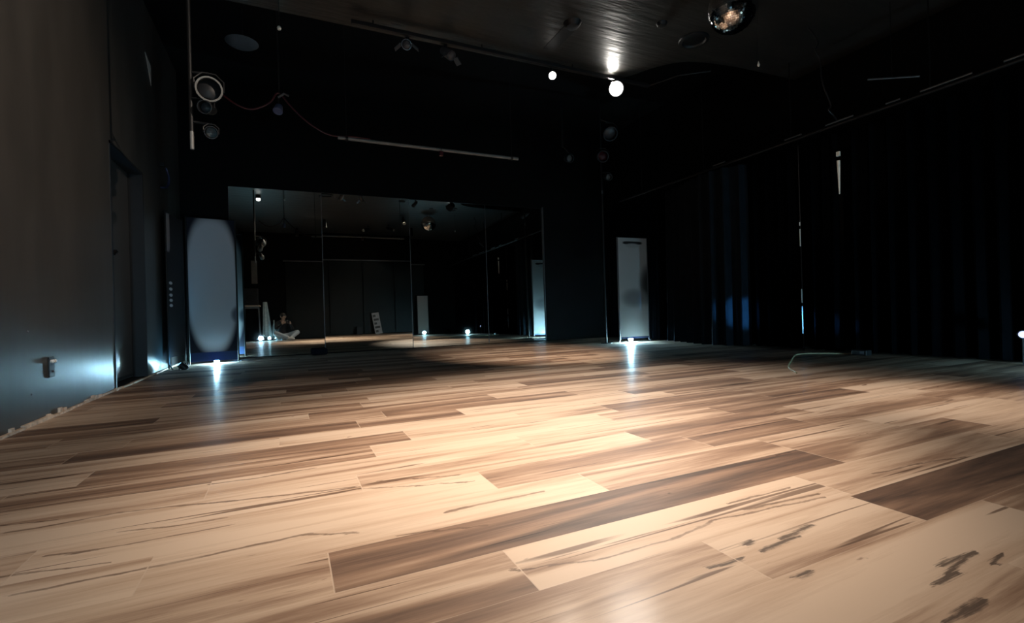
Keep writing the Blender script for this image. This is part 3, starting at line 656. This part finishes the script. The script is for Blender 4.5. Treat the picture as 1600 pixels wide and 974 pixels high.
# pale wall strips glimpsed through the gaps
t = thing('wall_strip', 'short bright cream strip in the gap high in the right curtains', 'trim strip', (5.42, 3.222, 0))
MB().bbox((-.012, -.012, 2.125), (.012, .024, 2.175), .003).build('upper_piece', 'white_paint', t)
bm = MB(); bm.tube([(0, .005, 1.72), (0, .006, 2.08)], [.007, .017], 8); bm.build('lower_piece', 'white_paint', t)
t = thing('wall_strip', 'thin broken pale strip down the gap in the right curtains', 'trim strip', (5.44, 3.695, 0))
for a, b in ((.20, .52), (.56, .72), (1.22, 1.42), (1.46, 1.50)): MB().tube([(0, 0, a), (.0, 0, b)], .006, 8).build('strip_piece', 'white_paint', t)
MB().tube([(.01, 0, 0.0), (.01, 0, 2.4)], .005, 6).build('backing_rod', 'dark_metal', t)
# pale cable on the floor and its box
c = MB(); c.tube(catmull([(3.62, 2.52, .006), (3.92, 2.80, .006), (4.35, 3.08, .006), (4.80, 3.36, .006), (4.98, 3.44, .006), (5.12, 3.42, .006), (5.20, 3.36, .006), (5.34, 3.20, .006), (5.38, 3.10, .006)], 8), .006, 8)
tag(c.build('floor_cable', 'cable_pale', None, True), 'pale yellow-green cable bending across the floor near the right curtains', 'cable')
t = thing('junction_box', 'small dim socket box on the floor at the end of the pale cable', 'socket box', (5.36, 3.02, 0))
MB().bbox((-.05, -.07, 0), (.05, .07, .055), .006).build('box', 'black_plastic', t)
MB().bbox((-.052, -.05, .015), (-.048, -.01, .045), .001).build('socket', 'grey_metal', t)

# ---------------------------------------------------------------- left wall details
t = thing('wall_outlet', 'open dark outlet box with two pale points low on the left wall', 'outlet', (XL, 3.80, .30))
MB().bbox((0, -.035, -.06), (.008, .035, .06), .002).build('plate', 'black_plastic', t)
for y_ in (-.018, .016): MB().lathe([(.009, 0), (.011, .012), (.007, .018)], 14, Matrix.Translation((.006, y_, .035)) @ Matrix.Rotation(PI / 2, 4, 'Y')).build('contact', 'white_paint', t, True)
MB().lathe([(.006, 0), (.008, .008), (.003, .012)], 14, Matrix.Translation((.006, .0, -.025)) @ Matrix.Rotation(PI / 2, 4, 'Y')).build('screw', 'grey_metal', t, True)
def dot(y, z, label, r=.006):
    tag(MB().lathe([(r, 0), (r * .8, .004), (r * .2, .006)], 12, Matrix.Translation((XL, y, z)) @ Matrix.Rotation(PI / 2, 4, 'Y')).build('wall_screw', 'grey_metal', None, True), label, 'screw')
dot(3.53, .52, 'tiny pale screw on the left wall above the outlet')
dot(3.55, .17, 'tiny pale screw on the left wall below the outlet')
# faint dark scrawl high on the wall: strokes of wire-thin paint
S_ = 3.73; m = MB()
def st(p): m.tube([(XL + .001, S_ + a, 2.62 + b) for a, b in p], .0045, 6)
st([(0, .045), (.003, -.04)]); st([(.0, .02), (.035, -.005), (.055, -.045)]); st([(.055, .03), (.055, .0)])
st([(.06, .005), (.085, .004), (.088, -.02), (.06, -.042), (.09, -.043)]); st([(.115, .005), (.122, -.02), (.115, -.042)])
tag(m.build('wall_marking', 'black_plastic'), 'faint dark scrawled mark high on the left wall', 'marking')
t = thing('pennant', 'small pale triangular paper high on the left wall', 'paper', (XL + .004, 6.33, 3.3))
bm = bmesh.new(); a_ = [(0, -.12, .10), (0, .10, .06), (0, .10, -.16)]
f0 = [bm.verts.new(p) for p in a_]; f1 = [bm.verts.new((.004, p[1], p[2])) for p in a_]
bm.faces.new(f0); bm.faces.new(f1[::-1])
for i in range(3): bm.faces.new((f0[i], f0[(i + 1) % 3], f1[(i + 1) % 3], f1[i]))
mb = MB(); mb.bm.free(); mb.bm = bm; mb.build('sheet', 'paper', t)
MB().lathe([(.008, 0), (.006, .006)], 10, Matrix.Translation((.004, .08, .04)) @ Matrix.Rotation(PI / 2, 4, 'Y')).build('pin', 'grey_metal', t)
t = thing('wall_bracket', 'small bracket with a painted blue glint on the left wall above the edge-on banner', 'bracket', (XL, 6.75, 2.25))
MB().bbox((0, -.03, .10), (.05, .03, .14), .004).build('upper_arm', 'dark_metal', t)
MB().tube(catmull([(.05, .06, .10), (.07, .09, 0), (.06, .08, -.10), (.03, .02, -.14), (0, 0, -.14)], 6), .012, 8).build('hook', mat('bracket_glint', (.05, .055, .12), .3, .4), t, True)  # blue glint put into the hook's own colour
tag(MB().bbox((.30, 7.66, 0), (.52, 7.82, .09), .02, seg=3).build('black_pouch', 'black_fabric', None, True), 'small black pouch lying at the foot of the mirrors', 'pouch')

# ---------------------------------------------------------------- things behind the camera, seen in the mirrors
t = thing('bar_table', 'tall grey legged bar table with a pale top behind the camera', 'table', (-.98, -.62, 0))
MB().bbox((-.26, -.24, 1.03), (.24, .24, 1.07), .006).build('tabletop', 'wood_top', t)
MB().bbox((-.22, -.2, .98), (.20, .2, 1.028), .003).build('apron', 'grey_metal', t)
for sx in (-1, 1):
    for sy in (-1, 1): MB().tube([(sx * .19, sy * .17, .98), (sx * .22, sy * .20, .012)], .016, 10).build('leg', 'grey_metal', t, True)
    MB().tube([(sx * .21, -.17, .32), (sx * .21, .17, .32)], .010, 8).build('stretcher', 'grey_metal', t, True)
t = thing('speaker', 'black box loudspeaker standing on the tall bar table', 'speaker', (-.99, -.62, 1.07))
MB().bbox((-.20, -.15, 0), (.20, .15, .50), .012).build('cabinet', 'black_plastic', t)
MB().lathe([(.10, 0), (.12, .006), (.05, .012), (.02, .016)], 28, Matrix.Translation((0, .148, .2)) @ Matrix.Rotation(-PI / 2, 4, 'X')).build('cone', 'dark_metal', t, True)
tag(MB().bbox((-.98, YR, 1.75), (-.82, YR + .015, 2.45), .003).build('wall_strip', 'white_pipe'), 'pale vertical board on the rear wall above the speaker', 'board')
# draped white cloth on a stand
bm = bmesh.new(); rings = []
for k in range(15):
    h_ = k / 14; z = .12 + 1.05 * h_; row = []
    for i in range(48):
        a = 2 * PI * i / 48; r = (.105 - .05 * h_ ** 1.5) * (1 + (.16 * (1 - h_) + .04) * math.sin(7 * a + 2 * h_) + .05 * math.sin(13 * a))
        row.append(bm.verts.new((r * math.cos(a) + .05 * (.5 - h_), r * .7 * math.sin(a), z)))
    rings.append(row)
for a, b in zip(rings, rings[1:]):
    for i in range(48): bm.faces.new((a[i], a[(i + 1) % 48], b[(i + 1) % 48], b[i]))
bm.faces.new(rings[-1])
t = thing('draped_cloth', 'pale white cloth draped over a short stand right of the bar table', 'cloth', (-.60, -.70, 0))
mb = MB(); mb.bm.free(); mb.bm = bm; mb.build('cloth', 'cloth_white', t, True)
MB().tube([(0, 0, .01), (-.02, 0, 1.14)], .012, 8).build('post', 'black_metal', t); MB().lathe([(.10, 0), (.10, .01), (.02, .02)], 24).build('foot_plate', 'black_metal', t)
def bottle(x, y, lb, h_=.26, r=.036, c='cloth_white', g=None):
    t = thing('bottle', lb, 'bottle', (x, y, 0), 0, g)
    MB().lathe([(r * .9, 0), (r, .01), (r, h_ * .6), (r * .8, h_ * .72), (r * .35, h_ * .84), (r * .33, h_ * .93)], 22).build('body', c, t, True)
    MB().lathe([(r * .38, h_ * .92), (r * .38, h_ * .99), (r * .3, h_)], 16).build('cap', 'white_plastic', t, True)
bottle(-.40, -.86, 'pale tall bottle standing between the draped cloth and the seated person', .62, .05)
bottle(-.30, -.88, 'green bottle standing beside the draped cloth', .34, .042, 'green')
t = thing('sign_board', 'narrow grey leaning board with dark squares by the rear wall', 'sign', (2.72, -.70, 0))
A = Matrix.Rotation(.2, 4, 'X') @ Matrix.Rotation(-.13, 4, 'Y')
MB().bbox((-.12, -.01, 0.0), (.12, .01, .72), .003, A).build('board', 'grey_metal', t)
for k in range(5): MB().box((-.09, .0105, .06 + k * .13), (.0 + .08 * (k % 2), .013, .13 + k * .13), A).build('dark_square', 'black_plastic', t)
tag(MB().bbox((2.02, -.86, 0), (2.2, -.72, .26), .01).build('small_box', 'dark_metal'), 'small grey box by the rear wall left of the leaning board', 'box')

# ---------------------------------------------------------------- the seated photographer
def skin_mesh(name, verts, edges, radii, m_, parent=None, root=0, sub=2):
    me = bpy.data.meshes.new(name + '_src'); me.from_pydata([tuple(v) for v in verts], edges, [])
    o = bpy.data.objects.new(name + '_src', me); C.objects.link(o)
    md = o.modifiers.new('s', 'SKIN'); md.use_smooth_shade = True
    for i, sv in enumerate(me.skin_vertices[0].data):
        r = radii[i]; sv.radius = r if isinstance(r, tuple) else (r, r); sv.use_root = (i == root)
    sb = o.modifiers.new('u', 'SUBSURF'); sb.levels = sub; sb.render_levels = sub
    dg = bpy.context.evaluated_depsgraph_get(); dg.update()
    nm = bpy.data.meshes.new_from_object(o.evaluated_get(dg)); nm.name = name
    bpy.data.objects.remove(o); nm.materials.clear(); nm.materials.append(K[m_])
    for p in nm.polygons: p.use_smooth = True
    r = bpy.data.objects.new(name, nm); C.objects.link(r)
    if parent: r.parent = parent
    return r
ang = -math.radians(24.9)
pt = thing('person', 'person in dark top and pale jeans sitting cross-legged holding a camera', 'person', (0, 0, 0), ang)
# local frame: +y is where the person looks, x to their right-hand side of the picture
J = {'pel': (0, -.42, .13), 'wai': (0, -.43, .27), 'che': (0, -.40, .42), 'nkb': (0, -.37, .55), 'nk': (0, -.34, .60), 'hd0': (0, -.31, .65), 'hd1': (0, -.30, .72), 'hd2': (0, -.31, .785),
     'shl': (-.17, -.385, .515), 'ell': (-.25, -.25, .33), 'wrl': (-.115, -.115, .50), 'shr': (.17, -.385, .515), 'elr': (.25, -.25, .33), 'wrr': (.115, -.115, .50),
     'hil': (-.10, -.40, .11), 'knl': (-.36, -.10, .25), 'anl': (-.03, .12, .07), 'hir': (.10, -.40, .11), 'knr': (.36, -.10, .25), 'anr': (.06, .03, .075),
     'tol': (.07, .17, .05), 'tor': (-.06, .09, .05)}
def sk(names, edges, rad, extra=None):
    V = [Vector(J[n]) for n in names]; return V, [(names.index(a), names.index(b)) for a, b in edges], [rad[n] for n in names]
nm_ = ['pel', 'wai', 'che', 'nkb', 'nk', 'hd0', 'hd1', 'hd2', 'shl', 'ell', 'wrl', 'shr', 'elr', 'wrr', 'hil', 'knl', 'anl', 'hir', 'knr', 'anr', 'tol', 'tor']
ed_ = [('pel', 'wai'), ('wai', 'che'), ('che', 'nkb'), ('nkb', 'nk'), ('nk', 'hd0'), ('hd0', 'hd1'), ('hd1', 'hd2'), ('nkb', 'shl'), ('shl', 'ell'), ('ell', 'wrl'), ('nkb', 'shr'), ('shr', 'elr'), ('elr', 'wrr'),
       ('pel', 'hil'), ('hil', 'knl'), ('knl', 'anl'), ('anl', 'tol'), ('pel', 'hir'), ('hir', 'knr'), ('knr', 'anr'), ('anr', 'tor')]
rd_ = {'pel': (.13, .10), 'wai': (.115, .09), 'che': (.135, .095), 'nkb': (.075, .06), 'nk': .048, 'hd0': (.058, .066), 'hd1': (.072, .088), 'hd2': (.055, .066), 'shl': .05, 'ell': .036, 'wrl': .024, 'shr': .05, 'elr': .036, 'wrr': .024,
       'hil': .075, 'knl': .052, 'anl': .034, 'hir': .075, 'knr': .052, 'anr': .034, 'tol': .028, 'tor': .028}
V, E_, R_ = sk(nm_, ed_, rd_)
# hands: palm and five bent fingers each, rooted in the wrist, closed on the camera's sides
def add_hand(s_):
    wi = nm_.index('wrl' if s_ < 0 else 'wrr'); W_ = V[wi]
    palm = Vector((s_ * .088, -.075, .535)); V.append(palm); R_.append((.020, .026)); pi = len(V) - 1; E_.append((wi, pi))
    for k, (dz, ln) in enumerate(((.022, .9), (.008, 1.0), (-.006, .95), (-.020, .78))):
        a = Vector((s_ * .084, -.052, .535 + dz)); b = Vector((s_ * .078, -.036, .535 + dz)); c = Vector((s_ * (.078 - .022 * ln), -.026, .535 + dz * .9))
        i0 = len(V)
        V.extend((a, b, c)); R_.extend((.0088, .0082, .0070)); E_.extend(((pi, i0), (i0, i0 + 1), (i0 + 1, i0 + 2)))
    i0 = len(V); V.extend((Vector((s_ * .078, -.092, .555)), Vector((s_ * .058, -.104, .565)))); R_.extend((.010, .0085)); E_.extend(((pi, i0), (i0, i0 + 1)))
add_hand(-1); add_hand(1)
skin_mesh('body', V, E_, R_, 'skin', pt)
# nose, ears, eyes, mouth as small sculpted pieces on the face
MB().lathe([(.004, -.012), (.011, -.006), (.009, .010), (.004, .028)], 12, Matrix.Translation((0, -.222, .70))).build('nose', 'skin', pt, True)
for s_ in (-1, 1):
    MB().lathe([(.004, -.006), (.010, 0), (.004, .006)], 12, Matrix.Translation((s_ * .028, -.226, .725)) @ Matrix.Rotation(PI / 2, 4, 'X')).build('eye', 'white_plastic', pt, True)
    MB().lathe([(.008, -.03), (.016, 0), (.010, .03)], 12, Matrix.Translation((s_ * .074, -.305, .71))).build('ear', 'skin', pt, True)
MB().lathe([(.003, -.02), (.006, 0), (.003, .02)], 10, Matrix.Translation((0, -.232, .668)) @ Matrix.Rotation(PI / 2, 4, 'Y')).build('mouth', 'red', pt, True)
hb = MB(); hb.lathe([(.082, -.01), (.092, .03), (.085, .07), (.06, .10), (.02, .115)], 28, Matrix.Translation((0, -.325, .705)) @ Matrix.Diagonal((.92, 1.05, 1, 1))); hb.build('hair', 'hair', pt, True)
n2 = ['pel', 'wai', 'che', 'nkb', 'shl', 'ell', 'wrl', 'shr', 'elr', 'wrr']
e2 = [('pel', 'wai'), ('wai', 'che'), ('che', 'nkb'), ('nkb', 'shl'), ('shl', 'ell'), ('ell', 'wrl'), ('nkb', 'shr'), ('shr', 'elr'), ('elr', 'wrr')]
r2 = {k: (tuple(x + .014 for x in v) if isinstance(v, tuple) else v + .014) for k, v in rd_.items()}
a, b, c = sk(n2, e2, r2); skin_mesh('sweater', a, b, c, 'sweater', pt)
n3 = ['pel', 'hil', 'knl', 'anl', 'hir', 'knr', 'anr']
e3 = [('pel', 'hil'), ('hil', 'knl'), ('knl', 'anl'), ('pel', 'hir'), ('hir', 'knr'), ('knr', 'anr')]
r3 = dict(r2); r3['pel'] = (.145, .105)
a, b, c = sk(n3, e3, r3); skin_mesh('trousers', a, b, c, 'jeans', pt)
for an, to in (('anl', 'tol'), ('anr', 'tor')):
    A0 = Vector(J[an]); T0 = Vector(J[to]); d = (T0 - A0).normalized()
    skin_mesh('shoe', [A0 - d * .04, A0, A0 + d * .08, T0 + d * .04], [(0, 1), (1, 2), (2, 3)], [.036, .046, .044, .034], 'shoe', pt, root=1)
# the camera in the hands, just behind the viewpoint
ct = thing('photo_camera', 'black photo camera held by the seated person', 'camera', (0, 0, .55), ang)
body_ = MB().bbox((-.068, -.105, -.048), (.068, -.050, .038), .008, seg=3).build('camera_body', 'black_plastic', ct, True)
MB().bbox((-.024, -.105, .036), (.024, -.055, .062), .008, seg=3).build('viewfinder', 'black_plastic', body_, True)
barrel = MB().lathe([(.034, -.052), (.036, -.03), (.038, -.012), (.034, -.012), (.030, -.02)], 28, Matrix.Rotation(-PI / 2, 4, 'X'), cap=False).build('lens_barrel', 'black_plastic', ct, True)
MB().lathe([(.030, -.024), (.018, -.020), (.002, -.018)], 28, Matrix.Rotation(-PI / 2, 4, 'X')).build('lens_glass', 'lens_glass', barrel, True)
bpy.context.view_layer.update()
